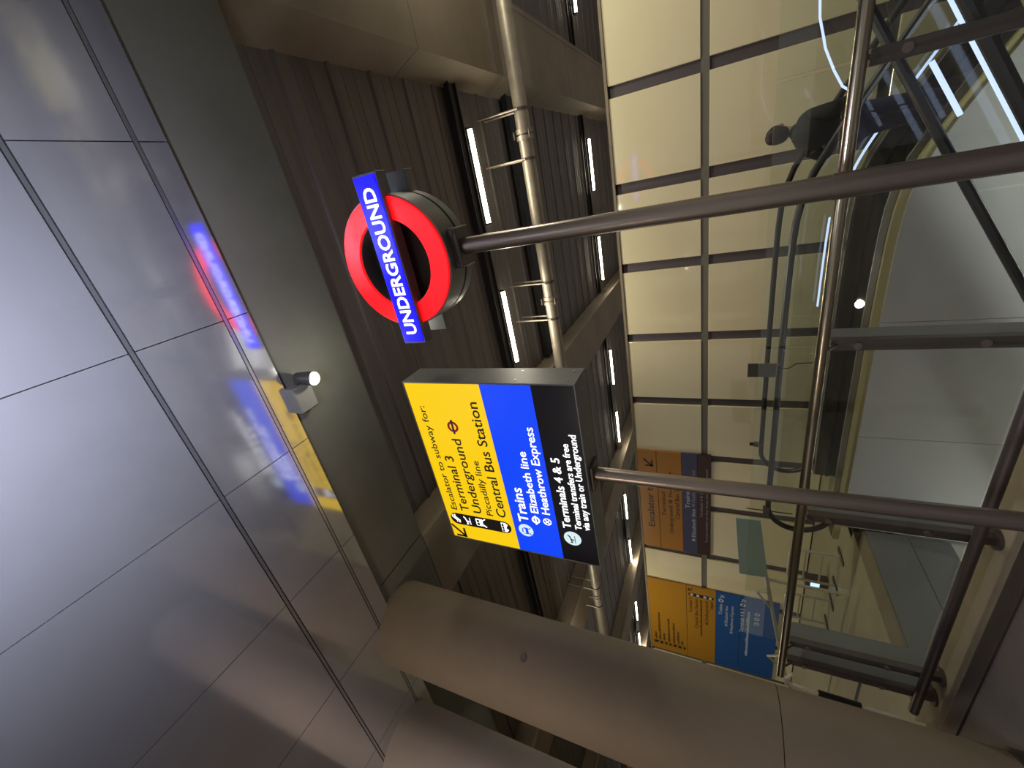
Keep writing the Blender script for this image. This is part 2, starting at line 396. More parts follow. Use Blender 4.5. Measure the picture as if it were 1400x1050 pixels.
arrow((-2.765, 3.72), 1, 1, .12, .02, fy, 'ink', BY)
def pill(x, z0, z1, r, y, m, parent, name='icon_strip'):
    poly = [(x + r * math.cos(t), z1 - r + r * math.sin(t)) for t in [math.pi * i / 12 for i in range(13)]] + \
           [(x + r * math.cos(t), z0 + r + r * math.sin(t)) for t in [math.pi + math.pi * i / 12 for i in range(13)]]
    return MB().prism(poly, 'y', y - .003, y).build(name, m, parent)
pl = pill(-2.553, 3.207, 3.825, .065, fy, 'ink', BY)
yi = fy - .003
stroke([(-2.585, 3.735), (-2.565, 3.735), (-2.53, 3.775), (-2.51, 3.775)], .014, yi, 'white', ds, 'escalator_symbol')
stroke([(-2.585, 3.76), (-2.568, 3.76), (-2.533, 3.80), (-2.515, 3.80)], .008, yi, 'white', ds, 'escalator_symbol')
def plane(cx, cz, s, y, m, parent):
    stroke([(cx - s, cz + s * .1), (cx + s * .55, cz + s * .55), (cx + s * .85, cz + s * .85)], s * .22, y, m, parent, 'plane_symbol')
    stroke([(cx - s * .1, cz + s * .35), (cx - s * .35, cz - s * .25)], s * .2, y, m, parent, 'plane_symbol')
    stroke([(cx - s, cz + s * .1), (cx - s * 1.05, cz + s * .45)], s * .16, y, m, parent, 'plane_symbol')
    stroke([(cx - s, cz - s * .55), (cx + s * .8, cz - s * .55)], s * .12, y, m, parent, 'plane_symbol')
plane(-2.552, 3.642, .042, yi, 'white', BY)
MB().bbox(-2.588, -2.508, yi - .003, yi, 3.485, 3.555, .001).build('train_symbol', 'white', BY)
MB().box(-2.578, -2.552, yi - .006, yi - .0031, 3.518, 3.542).box(-2.544, -2.518, yi - .006, yi - .0031, 3.518, 3.542).build('train_window', 'ink', BY)
stroke([(-2.575, 3.482), (-2.592, 3.458)], .01, yi, 'white', ds, 'train_symbol'); stroke([(-2.521, 3.482), (-2.504, 3.458)], .01, yi, 'white', ds, 'train_symbol')
MB().bbox(-2.602, -2.500, yi - .003, yi, 3.25, 3.298, .001).build('bus_symbol', 'white', BY)
MB().box(-2.595, -2.572, yi - .006, yi - .0031, 3.272, 3.29).box(-2.565, -2.542, yi - .006, yi - .0031, 3.272, 3.29).box(-2.535, -2.508, yi - .006, yi - .0031, 3.272, 3.29).build('bus_window', 'ink', BY)
for x in (-2.578, -2.522): MB().disc((x, 3.246), .011, yi - .003, yi, 12).build('bus_wheel', 'white', BY)
def mini_roundel(cx, cz, r, y, mr, mb_, parent):
    MB().ring((cx, cz), r * .62, r, y - .003, y, 32).build('ring_symbol', mr, parent)
    MB().box(cx - r * 1.3, cx + r * 1.3, y - .005, y - .002, cz - r * .17, cz + r * .17).build('ring_symbol_bar', mb_, parent)
mini_roundel(-1.549, 3.504, .050, fy, mat('print_red', (205, 35, 25), .4), mat('print_blue', (40, 30, 140), .4), BY)
mini_roundel(-2.402, 2.952, .036, fy, 'white', 'white', BB)
MB().ring((-2.40, 2.852), .029, .035, fy - .003, fy, 28).build('ring_symbol', 'white', BB)
stroke([(-2.42, 2.832), (-2.38, 2.872)], .007, fy, 'white', ds, 'cross_symbol'); stroke([(-2.42, 2.872), (-2.38, 2.832)], .007, fy, 'white', ds, 'cross_symbol')
MB().disc((-2.539, 3.066), .066, fy - .003, fy).build('train_badge', 'pale', BB)
MB().prism([(-2.575, 3.08), (-2.56, 3.10), (-2.525, 3.10), (-2.508, 3.08), (-2.508, 3.045), (-2.575, 3.045)], 'y', yi - .003, yi).build('train_symbol', 'tblue', BB)
MB().box(-2.565, -2.518, yi - .006, yi - .003, 3.068, 3.088).build('train_window', 'pale', BB)
stroke([(-2.562, 3.04), (-2.58, 3.022)], .006, yi, 'tblue', ds, 'train_symbol'); stroke([(-2.522, 3.04), (-2.504, 3.022)], .006, yi, 'tblue', ds, 'train_symbol')
MB().disc((-2.533, 2.66), .071, fy - .003, fy).build('plane_badge', 'pale', BK)
plane(-2.535, 2.66, .038, yi, 'navy', BK)
for z in (2.52, 2.90, 3.30, 3.78):
    for y in (2.28, 2.42): MB().tube([(SX1 - .001, y, z), (SX1 + .004, y, z)], .008, 8).build('screw', 'screw', ds)
for x in (-2.70, -2.3, -1.6, -1.24): MB().tube([(x, 2.34, SZ0 + .001), (x, 2.34, SZ0 - .004)], .008, 8).build('screw', 'screw', ds)
MB().tube([(-1.955, 2.35, .02), (-1.955, 2.35, 2.46)], .049, 28).build('pole', 'steel', ds)
MB().tube([(-1.955, 2.35, 0), (-1.955, 2.35, .03)], .11, 28).build('base_plate', 'steel', ds)
MB().bbox(-2.06, -1.85, 2.27, 2.43, 2.435, 2.458, .004).build('mount_plate', 'dsteel', ds)

# ------------------------------------------------------------------ glass balustrade along the well
YR = 2.87
gb = thing('glass_balustrade', (-1.2, YR, 0), 'glass balustrade with dark steel posts and polished handrail around the escalator well', 'balustrade')
ST = [1.68, .24, -1.22, -2.62, -4.13, -4.40]
MB().tube([(3.4, YR, 1.08), (-4.55, YR, 1.08)], .032, 20).build('handrail', 'rail', gb)
MB().tube([(3.4, YR, .13), (-4.55, YR, .13)], .034, 20).build('bottom_rail', 'dsteel', gb)
for x in ST:
    p = MB().bbox(x - .035, x + .035, YR + .045, YR + .10, 0, 1.03, .004); p.build('post', 'dsteel', gb)
    MB().prism([(YR + .10, 0.0), (YR + .25, 0.0), (YR + .25, .98), (YR + .22, 1.03), (YR + .10, 1.03)], 'x', x + .012, x + .034).build('post_fin', 'grey', gb)
    MB().tube([(x, YR + .05, 1.0), (x, YR, 1.05)], .012, 8).build('handrail_bracket', 'steel', gb)
    MB().tube([(x, YR + .06, .13), (x, YR, .13)], .014, 8).build('rail_bracket', 'dsteel', gb)
    MB().tube([(x, YR + .075, 0), (x, YR + .075, .02)], .07, 20).build('foot_plate', 'dsteel', gb)
    for z in (.35, .9): MB().tube([(x, YR + .03, z), (x, YR + .06, z)], .022, 12).build('glass_clamp', 'steel', gb)
gx = [3.4] + ST[:]
for b, a in zip(gx, gx[1:]):
    if b - a < .5: continue
    MB().box(a + .008, b - .008, YR + .034, YR + .044, .16, 1.405).build('glass_pane', 'glass', gb, smooth=False)

# ------------------------------------------------------------------ escalators
def softstep(t, w_): return (t + math.sqrt(t * t + w_ * w_)) / 2
def esc(name, label, yn, yf, top, x_flat, x_end, sgn, newel_x, w_, slope, x0, cladding=True, led=None, nsteps=14):
    """sgn=+1 descends towards +x. top(x): handrail height"""
    t = thing(name, ((newel_x + x_end) / 2, (yn + yf) / 2, -1.0), label, 'escalator')
    hz = lambda x: top - slope * (softstep(sgn * (x - x0), w_) - softstep(sgn * (newel_x - x0), w_))
    N = 44
    xs = [newel_x + (x_end - newel_x) * i / N for i in range(N + 1)]
    R = .36
    for y in (yn, yf):
        loop = [(newel_x - sgn * R * math.sin(a), y, top - R + R * math.cos(a)) for a in [math.pi * .92 - math.pi * .92 * i / 14 for i in range(15)]]
        MB().tube(loop + [(x, y, hz(x)) for x in xs[1:]], .034, 10, sx=1.15).build('handrail', 'rubber', t)
        ins = 1 if y == yn else -1
        # glass under the handrail, split into panes
        for k_ in range(0, N, 11):
            seg = xs[k_:k_ + 12]
            pol = [(x, hz(x) - .04) for x in seg] + [(x, hz(x) - .72) for x in seg[::-1]]
            g_ = .006 * sgn
            pol = [(min(max(x, min(seg[0], seg[-1]) + .006), max(seg[0], seg[-1]) - .006), z) for x, z in pol]
            MB().prism(pol, 'y', y - .005, y + .005).build('glass_pane', 'eglass', t, smooth=False)
        cap = [(newel_x - sgn * (R - .04) * math.sin(a), top - R + (R - .04) * math.cos(a)) for a in [math.pi - math.pi * i / 12 for i in range(13)]]
        MB().prism(cap, 'y', y - .005, y + .005).build('newel_glass', 'eglass', t, smooth=False)
        full = [newel_x - sgn * R * .8] + xs
        hz2 = lambda x: hz(x) if sgn * (x - newel_x) > 0 else top
        out = y - ins * .13
        def strip(nm, m, ya, yb, zt, zb):
            pol = [(x, hz2(x) - zt) for x in full] + [(x, hz2(x) - zb) for x in full[::-1]]
            MB().prism(pol, 'y', min(ya, yb), max(ya, yb)).build(nm, m, t)
        strip('deck', 'skirt', y - ins * .10, y + ins * .10, .715, .76)
        strip('deck_trim', 'trim', y - ins * .15, y - ins * .10, .72, .79)
        strip('skirt', 'skirt', y + ins * .10, y + ins * .115, .74, 1.12)
        strip('skirt_edge', 'canopy_trim', y + ins * .085, y + ins * .112, .712, .725)
        strip('skirt_brush', 'rubber', y + ins * .115, y + ins * .14, .86, .90)
        if led and y == (yf if led[0] == 'far' else yn):
            for a, b, dz, lr in led[1]:
                sx_ = [a + (b - a) * i / 10 for i in range(11)]
                MB().tube([(x, y + ins * .135, hz(x) - dz) for x in sx_], lr, 6).build('led_or_reflection_strip', 'led', t)
    # floor plate, comb and steps
    zf = top - 1.0
    xc = x0 - sgn * .28
    xs0 = newel_x - sgn * .5
    MB().box(min(xs0, xc), max(xs0, xc), yn + .12, yf - .12, zf - .06, zf).build('floor_plate', 'step', t)
    MB().prism([(xc, zf + .001), (xc + sgn * .18, zf - .012), (xc + sgn * .18, zf - .04), (xc, zf - .04)], 'y', yn + .13, yf - .13).build('comb_plate', 'rail', t)
    x = xc + sgn * .18
    for i in range(nsteps):
        a, b = x + sgn * .4 * i, x + sgn * .4 * (i + 1)
        za = min(zf - .02, hz((a + b) / 2) - 1.0)
        MB().bbox(min(a, b) + .002, max(a, b) - .002, yn + .135, yf - .135, za - .30, za, .006).build('step', 'step', t)
    if cladding:
        lo, hi = min(newel_x - .3, x_end), max(newel_x + .3, x_end)
        x = VL + .03
        while x < hi:
            x1 = min(x + 1.36, hi); sg = [x + (x1 - .006 - x) * i / 8 for i in range(9)]
            pol = [(q, hz2(q) - .79) for q in sg] + [(q, -4.5) for q in sg[::-1]]
            MB().prism(pol, 'y', yn - .165, yn - .125).build('cladding_panel', 'clad', t)
            x = x1
    return t, hz
e1, h1 = esc('escalator', 'far escalator running down to the right, carrying a person in black', 5.2, 6.5, 1.0, -1, 4.6, 1, -4.55, .3, .64, -.52,
             led=('far', [(-.54, -.14, .60, .014), (.2, .66, .60, .014), (-2.1, -1.0, .50, .012)]))  # the third strip glows in place of LED reflections in the glass
e2, h2 = esc('escalator', 'near escalator behind the glass balustrade, running down to the left', 3.3, 4.45, 1.0, 1, -4.3, -1, 3.0, .15, .58, 1.086,
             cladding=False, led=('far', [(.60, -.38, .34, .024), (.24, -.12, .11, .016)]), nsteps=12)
MB().disc((-2.1, .06), .05, 6.355, 6.375, 16).build('bright_disc', 'lens', e1)  # small emissive disc against the far skirt
# glowing curve shaped as a reflection in glass, on a pane added for it
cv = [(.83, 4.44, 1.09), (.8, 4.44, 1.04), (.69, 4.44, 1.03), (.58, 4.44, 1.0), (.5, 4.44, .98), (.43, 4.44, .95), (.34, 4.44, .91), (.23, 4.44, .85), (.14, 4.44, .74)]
MB().tube([(1.6, 4.44, 1.05)] + cv[1:], .008, 8).build('curved_reflection', 'led', e2)
MB().prism([(1.6, .95), (1.6, 1.045)] + [(x, z - .008) for x, _, z in cv[1:]] + [(.14, .5)], 'y', 4.435, 4.445).build('glass_pane', 'eglass', e2, smooth=False)

# ------------------------------------------------------------------ wall signs
def board(name, x0, x1, bands, label):
    t = thing(name, ((x0 + x1) / 2, 7.14, bands[0][1]), label, 'sign')
    for nm, z0, z1, m in bands:
        BAND.append((name, t, z0, z1, MB().bbox(x0, x1, 7.10, 7.145, z0 + .002, z1 - .002, .002).build(nm, m, t)))
    return t
BAND = []
def band(t, z): return next((b for _, q, z0, z1, b in BAND if q == t and z0 <= z < z1), t)
yb = 7.10
A = board('wall_sign', -7.82, -5.17, [('brown_band', 1.735, 1.983, 'wn'), ('blue_band', 1.983, 2.27, 'wb'), ('orange_band', 2.27, 2.735, 'wy'), ('orange_band', 2.74, 3.11, 'wy')],
          'orange, blue and brown wall sign reading Escalator to, behind the sign pole')
def TA(b_, x0, x1, z, cap, m='wk', bold=0., par=None): return text(b_, x0, x1, z, cap, yb, m, band(A, z), bold=bold)
TA('Escalator to', -7.21, -5.98, 2.845, .14, bold=.01)
arrow((-5.535, 2.83), 1, 1, .15, .04, yb, 'wk', A)
TA('Terminal 3', -6.85, -6.05, 2.60, .085); TA('Underground', -7.33, -6.55, 2.465, .085); TA('Piccadilly line', -6.30, -5.65, 2.465, .07)
mini_roundel(-6.43, 2.50, .04, yb, 'wk', 'wk', A)
TA('Central Bus Station', -6.89, -5.75, 2.33, .09)
TA('Trains', -6.55, -6.1, 2.13, .085, 'wt'); TA('Elizabeth line', -7.33, -6.55, 2.025, .075, 'wt'); TA('Heathrow Express', -6.38, -5.55, 2.025, .075, 'wt2')
mini_roundel(-7.42, 2.06, .035, yb, 'wt', 'wt', A); mini_roundel(-6.45, 2.06, .03, yb, 'wt2', 'wt2', A)
TA('Terminals 4 & 5', -6.75, -6.1, 1.885, .06, 'wt2'); TA('Terminal transfers are free via any train or Underground', -7.44, -5.5, 1.79, .05, 'wt2')
B = board('wall_sign', -11.55, -8.9, [('blue_band', .39, 1.11, 'wb2'), ('blue_band', 1.115, 1.61, 'wb2'), ('ochre_band', 1.612, 2.235, 'wy2'), ('ochre_band', 2.24, 3.11, 'wy2')],
          'ochre and blue wall sign listing Terminal 3 and Trains, beside the concrete column')
def TB(b_, x0, x1, z, cap, m='wk', bold=0.): return text(b_, x0, x1, z, cap, yb, m, band(B, z), bold=bold)
pill(-11.28, 2.28, 3.05, .05, yb, 'wk', B)
for z in (2.92, 2.80, 2.70, 2.60, 2.48, 2.36): MB().bbox(-11.315, -11.245, yb - .006, yb - .003, z - .028, z + .028, .001).build('symbol', 'wy2', B)
def dashes(x0, x1, z, h, m, n):                        # lines of lettering too small to read
    mb = MB(); x = x0
    while x < x1 - .02:
        ww = min(random.uniform(.03, .05), x1 - x); mb.box(x, x + ww * .62, yb - .003, yb, z, z + h * random.choice((.7, .7, 1))); x += ww
    o = mb.build(n, m, band(B, z), smooth=False); o['kind'] = 'stuff'; return o
for x1_, z in ((-10.9, 2.97), (-10.09, 2.87), (-10.87, 2.77), (-10.23, 2.65), (-10.38, 2.53), (-10.67, 2.43), (-11.0, 2.34)): dashes(-11.17, x1_, z, .055, 'wk', 'small_print')
pill(-9.17, 1.66, 2.19, .05, yb, 'wk', B)
for z in (2.12, 1.99, 1.84, 1.73): MB().bbox(-9.205, -9.135, yb - .006, yb - .003, z - .03, z + .03, .001).build('symbol', 'wt', B)
arrow((-9.04, 2.19), 1, -1, .08, .02, yb, 'wk', B)
TB('Terminal 3', -9.82, -9.29, 2.115, .075); TB('Central Bus Station', -10.33, -9.28, 1.99, .08); dashes(-10.6, -9.3, 1.90, .05, 'wk', 'small_print')
TB('Underground', -10.0, -9.3, 1.77, .085); mini_roundel(-10.08, 1.80, .035, yb, 'wk', 'wk', B); TB('Chapel', -9.55, -9.29, 1.67, .07)
TB('Trains', -9.64, -9.28, 1.48, .075, 'wt', .01); TB('Elizabeth line', -9.9, -9.3, 1.365, .065, 'wt'); TB('Heathrow Express', -10.12, -9.27, 1.25, .065, 'wt')
TB('Terminals 4 & 5', -10.08, -9.27, 1.04, .085, 'wt', .01); dashes(-10.91, -9.3, .93, .06, 'wt', 'small_print')
mini_roundel(-9.97, 1.39, .03, yb, 'wt', 'wt', B); mini_roundel(-10.19, 1.28, .03, yb, 'wt', 'wt', B)
MB().disc((-9.16, 1.51), .055, yb - .003, yb, 20).build('train_badge', 'wt', B); MB().disc((-9.15, 1.075), .055, yb - .003, yb, 20).build('plane_badge', 'wt', B)
for x in (-9.16, -9.15): stroke([(x - .02, 1.51 if x == -9.16 else 1.075), (x + .02, 1.51 if x == -9.16 else 1.075)], .03, yb - .003, 'wb2', B, 'badge_symbol')
arrow((-8.99, 1.455), -1, 1, .075, .02, yb, 'wt', B); arrow((-8.97, 1.03), -1, 1, .075, .02, yb, 'wt', B)
for x in (-9.36, -9.52, -9.68): MB().ring((x, .79), .03, .05, yb - .003, yb, 20).build('ring_symbol', 'wt', B)

# ------------------------------------------------------------------ ceiling services
pp = thing('ceiling_pipe', (-4, 6.58, 4.25), 'long galvanised pipe hung under the beams with collar joints', 'pipe')
jx = [5.72, 3.22, .72, -1.78, -4.28, -6.78, -9.28, -11.78, -14.28]
for b, a in zip([8] + jx, jx + [-20]):
    MB().tube([(a + .004, 6.58, 4.25), (b - .004, 6.58, 4.25)], .105, 24).build('pipe_length', 'pipe', pp)
for x in jx:
    MB().tube([(x - .07, 6.58, 4.25), (x - .012, 6.58, 4.25)], .125, 24).tube([(x + .012, 6.58, 4.25), (x + .07, 6.58, 4.25)], .125, 24).build('collar', 'pipe', pp)
    for z in (4.37, 4.13): MB().tube([(x - .05, 6.47, z), (x + .05, 6.47, z)], .014, 8).build('collar_bolt', 'dsteel', pp)
    for dx in (.32, -.32):
        for y in (6.46, 6.70): MB().tube([(x + dx, y, 4.25), (x + dx, y, ZD)], .014, 8).build('hanger_rod', 'pipe', pp)
        MB().ring((x + dx, 0), .1, .1, 0, 0, 4) if False else None
        MB().tube([(x + dx - .02, 6.58, 4.25), (x + dx + .02, 6.58, 4.25)], .114, 20).build('clamp', 'dsteel', pp)
def tray(name, x0, x1, y, wd, label, z0=4.80, z1=4.90):
    t = thing(name, ((x0 + x1) / 2, y, z0), label, 'cable tray')
    MB().bbox(x0, x1, y - wd / 2, y + wd / 2, z0 + .03, z1, .004).build('tray', 'channel', t)
    MB().box(x0, x1, y - wd / 2 - .012, y - wd / 2, z0, z1).box(x0, x1, y + wd / 2, y + wd / 2 + .012, z0, z1).build('side_flange', 'channel', t)
    return t
tray('cable_tray', -3.2, 1.44, 5.72, .17, 'dark cable channel alongside the two nearest tube lights', 4.80, 4.87)
tray('cable_tray', -3.2, 1.44, 7.55, .36, 'wide dark cable tray behind the galvanised pipe', 4.78, 4.87)
tray('cable_tray', -8.95, -4.22, 4.75, .12, 'dark cable channel between the lit sign and the concrete column', 4.78, 4.87)
def light(x0, x1, y, z, label, group, n=[0], power=20):
    xm = (x0 + x1) / 2
    if n[0] == 0:
        t = thing('tube_light', (xm, y, z), label, 'ceiling light', group); L_ = .62
        MB().bbox(xm - L_ - .03, xm + L_ + .03, y - .045, y + .045, z + .02, z + .07, .004).build('housing', 'lampdark', t)
        MB().tube([(xm - L_, y, z), (xm + L_, y, z)], .036, 12).build('tube', 'tube', t)
        for s in (-1, 1): MB().box(xm + s * .45 - .02, xm + s * .45 + .02, y - .02, y + .02, z + .07, z + .15 if z < 4.79 else z + .115).build('stem', 'lampdark', t)
        for s in (-1, 1): MB().bbox(xm + s * (L_ + .012) - .012, xm + s * (L_ + .012) + .012, y - .035, y + .035, z - .03, z + .025, .003).build('end_cap', 'lampdark', t)
        n[0] = t
    else:
        t = copy_tree(n[0], loc=(xm, y, z)); tag(t, label, 'ceiling light', group)
    if power:
        d_ = bpy.data.lights.new('tube_glow', 'AREA'); d_.shape = 'RECTANGLE'; d_.size = 1.24; d_.size_y = .06; d_.energy = power; d_.color = (1, .93, .76)
        o = bpy.data.objects.new('tube_glow', d_); COL.objects.link(o); o.parent = t; o.location = (0, 0, -.04)
    return t
g1, g2 = 'tube lights of the near row', 'tube lights of the far row'
light(-.36, .91, 5.95, 4.80, 'near row tube light above the roundel pole, beside the collar of the pipe', g1)
light(-2.66, -1.40, 5.95, 4.80, 'near row tube light between the roundel and the yellow sign', g1)
light(3.2, 4.46, 5.95, 4.80, 'near row tube light added past the right beam', g1)  # row carried on out of view, added to light the wall
ld = ['far row tube light beyond the right beam, at the photo edge', 'far row tube light nearest the right beam, above the roundel reflection', 'far row tube light right behind the roundel pole',
      'far row tube light just past the second beam, above the sign corner', 'far row tube light beside the lower corner of the yellow sign case', 'far row tube light above the right end of the orange wall sign',
      'far row tube light above the left end of the orange wall sign', 'far row tube light above the right half of the ochre wall sign', 'far row tube light last in line above the ochre wall sign']
for i, (c_) in enumerate(((.33), (.019), (-.18), (-.4625), (-.6485), (-.9425), (-1.133), (-1.4335), (-1.607))):
    xm = c_ * 12.5
    light(xm - .63, xm + .63, 12.4, 4.785, ld[i], g2, power=14)
for i, (a, b) in enumerate(((2.6, 7.2), (-3.2, 1.44), (-8.95, -4.22), (-14.75, -10.0), (-20.4, -15.8))):
    tray('cable_tray', a, b, 12.15, .16, ['dark channel of the far tube lights, beyond the right beam', 'dark channel of the far tube lights, between the first two beams', 'dark channel of the far tube lights, over the orange wall sign',
                                       'dark channel of the far tube lights, over the ochre wall sign', 'dark channel of the far tube lights, at the far left end'][i], 4.84, 4.87)
# spotlight
sp = thing('spotlight', (-1.03, 1.77, 4.52), 'small grey spotlight with glowing lens at the canopy edge', 'spotlight')
MB().bbox(-1.17, -.97, 1.70, 1.86, 4.40, 4.52, .008).build('junction_box', 'lampgrey', sp)
MB().tube([(-.96, 1.79, 4.45), (-.925, 1.80, 4.43)], .02, 10).build('arm', 'lampdark', sp)
MB().tube([(-.925, 1.815, 4.46), (-.935, 1.83, 4.36), (-.94, 1.84, 4.31)], [.040, .052, .056], 20).build('lamp_body', 'lampdark', sp)
MB().tube([(-.94, 1.84, 4.312), (-.9402, 1.8405, 4.304)], .048, 20).build('lens', 'lens', sp)
ld_ = bpy.data.lights.new('spot_glow', 'POINT'); ld_.energy = 5; ld_.shadow_soft_size = .012; ld_.color = (1, .98, .80)
lo = bpy.data.objects.new('spot_glow', ld_); COL.objects.link(lo); lo.parent = sp; lo.location = (.10, .20, -.40)

# ------------------------------------------------------------------ small things beyond the balustrade
def notice(): 
    t = thing('notice_plate', (-2.44, 5.14, 1.0), 'small dark notice plate clamped to the escalator handrail', 'notice')
    MB().bbox(-2.53, -2.355, 5.13, 5.145, 1.04, 1.33, .003).build('plate', 'dplate', t)
    MB().tube([(-2.40, 5.14, 1.05), (-2.37, 5.15, 1.02), (-2.39, 5.17, .99)], .012, 8).build('clamp', 'dsteel', t)
    MB().tube([(-2.42, 5.14, 1.02), (-2.42, 5.14, .92), (-2.36, 5.14, .85), (-2.35, 5.14, .70)], .006, 6).build('cable', 'rubber', t)
notice()
sn = thing('sensor_bracket', (-4.40, 6.5, 1.0), 'small black sensor arm on the far handrail near its end', 'sensor')
MB().bbox(-4.44, -4.37, 6.44, 6.5, 1.04, 1.11, .004).build('clamp', 'dsteel', sn)
MB().tube([(-4.385, 6.44, 1.09), (-4.385, 6.44, 1.17)], .028, 10).build('sensor_head', 'rubber', sn)
MB().tube([(-4.40, 6.47, .98), (-4.40, 6.47, 1.05)], .012, 8).build('stem', 'dsteel', sn)
s2 = thing('sensor_bracket', (-4.62, 5.2, 1.0), 'small dark bracket with thin rod on the near handrail end', 'sensor')
MB().bbox(-4.66, -4.55, 5.14, 5.2, .98, 1.06, .004).build('clamp', 'dsteel', s2)
MB().tube([(-4.60, 5.15, .72), (-4.60, 5.15, 1.26)], .007, 8).build('rod', 'rubber', s2)
# leaning notice panel on a pole
nb = thing('notice_board', (-6.4, 4.2, 0), 'grey green notice panel on a sloping silver pole near the landing', 'notice board')
MB().add([(-4.668, 5.0, 1.394), (-4.658, 5.0, 1.095), (-5.734, 5.0, .95), (-5.757, 5.0, 1.314), (-4.668, 5.02, 1.394), (-4.658, 5.02, 1.095), (-5.734, 5.02, .95), (-5.757, 5.02, 1.314)],
         [(0, 1, 2, 3), (7, 6, 5, 4), (0, 4, 5, 1), (1, 5, 6, 2), (2, 6, 7, 3), (3, 7, 4, 0)]).build('panel', 'notice', nb)
MB().tube([(-5.70, 5.03, .98), (-5.77, 5.0, .965), (-8.14, 5.0, .555)], .028, 10).build('pole', 'silver', nb)
MB().tube([(-6.0, 5.0, .92), (-6.05, 4.98, 1.08), (-6.4, 5.0, .86)], .02, 8).build('strut', 'silver', nb)
MB().tube([(-7.45, 5.0, .68), (-7.5, 4.98, .86), (-7.8, 5.0, .62)], .02, 8).build('strut', 'silver', nb)
MB().tube([(-8.14, 5.0, 0), (-8.14, 5.0, .56)], .028, 10).build('pole', 'silver', nb)
MB().tube([(-5.77, 5.0, 0), (-5.77, 5.0, .965)], .022, 10).build('pole', 'silver', nb)
# tubular barriers on the landing
def barrier(x, y, hh, ww, label):
    t = thing('barrier', (x, y, 0), label, 'barrier', None)
    R_ = .08
    def arc(cx, cz, a0, a1): return [(cx + R_ * math.cos(a0 + (a1 - a0) * i / 5), y, cz + R_ * math.sin(a0 + (a1 - a0) * i / 5)) for i in range(6)]
    fr = [(x - ww / 2, y, 0)] + arc(x - ww / 2 + R_, hh - R_, math.pi, math.pi / 2) + arc(x + ww / 2 - R_, hh - R_, math.pi / 2, 0) + [(x + ww / 2, y, 0)]
    MB().tube(fr, .018, 10).build('frame', 'silver', t)
    for z in (hh * .35, hh * .68): MB().tube([(x - ww / 2, y, z), (x + ww / 2, y, z)], .012, 8).build('crossbar', 'silver', t)
    for s in (-1, 1): MB().bbox(x + s * ww / 2 - .035, x + s * ww / 2 + .035, y - .16, y + .16, 0, .018, .004).build('foot', 'dsteel', t)
    return t
barrier(-5.95, 5.55, .62, .62, 'tubular steel barrier left of the escalator newel')
barrier(-6.95, 5.6, .6, .55, 'second tubular barrier, in front of the ochre and blue sign')
kb = thing('ticket_reader', (-6.6, 5.85, 0), 'low post with a small glowing blue screen on the landing', 'reader')
MB().bbox(-6.72, -6.56, 5.85, 5.99, 0, .32, .01).build('post', 'dsteel', kb)
MB().bbox(-6.70, -6.58, 5.835, 5.85, .12, .24, .003).build('screen', 'screen', kb)
# bench end seen past the column foot
bn = thing('bench', (-4.66, 2.95, 0), 'pale curved rail with black sleeve at the column foot', 'rail')
MB().tube([(-4.78, 2.92, 0), (-4.77, 2.92, .5), (-4.75, 2.92, .86), (-4.73, 2.92, .97), (-4.66, 2.92, 1.02), (-4.57, 2.92, .97)], .013, 8).build('pale_tube', 'white_p', bn)
MB().tube([(-4.772, 2.92, .44), (-4.757, 2.92, .76)], .03, 12).build('black_sleeve', 'rubber', bn)

# ------------------------------------------------------------------ person on the far escalator
def skinned(name, chains, m, parent, loc, rot, sub=2, root_ring=0):
    """chains: list of [(x,y,z,r), ...]; a chain starting at an existing point joins it"""
    vs, es, rs_, idx = [], [], [], {}
    for ch in chains:
        prev = None
        for p in ch:
            key = (round(p[0], 4), round(p[1], 4), round(p[2], 4))
            if key not in idx: idx[key] = len(vs); vs.append(p[:3]); rs_.append(p[3])
            if prev is not None and prev != idx[key]: es.append((prev, idx[key]))
            prev = idx[key]
    me = bpy.data.meshes.new('tmp'); me.from_pydata(vs, es, [])
    o = bpy.data.objects.new('tmp', me); COL.objects.link(o)
    md = o.modifiers.new('s', 'SKIN'); md.use_smooth_shade = True
    for i, v in enumerate(me.skin_vertices[0].data):
        rr = rs_[i]; v.radius = (rr, rr) if not isinstance(rr, tuple) else rr; v.use_root = (i == root_ring)
    o.modifiers.new('u', 'SUBSURF').levels = sub
    dg = bpy.context.evaluated_depsgraph_get(); me2 = bpy.data.meshes.new_from_object(o.evaluated_get(dg))
    bpy.data.objects.remove(o)
    Rm = Matrix.Rotation(rot, 4, 'Z') @ Matrix.Scale(.93, 4)
    me2.transform(Rm); me2.shade_smooth(); me2.materials.clear(); me2.materials.append(MT[m]); me2.name = name
    return link(me2, name, parent)
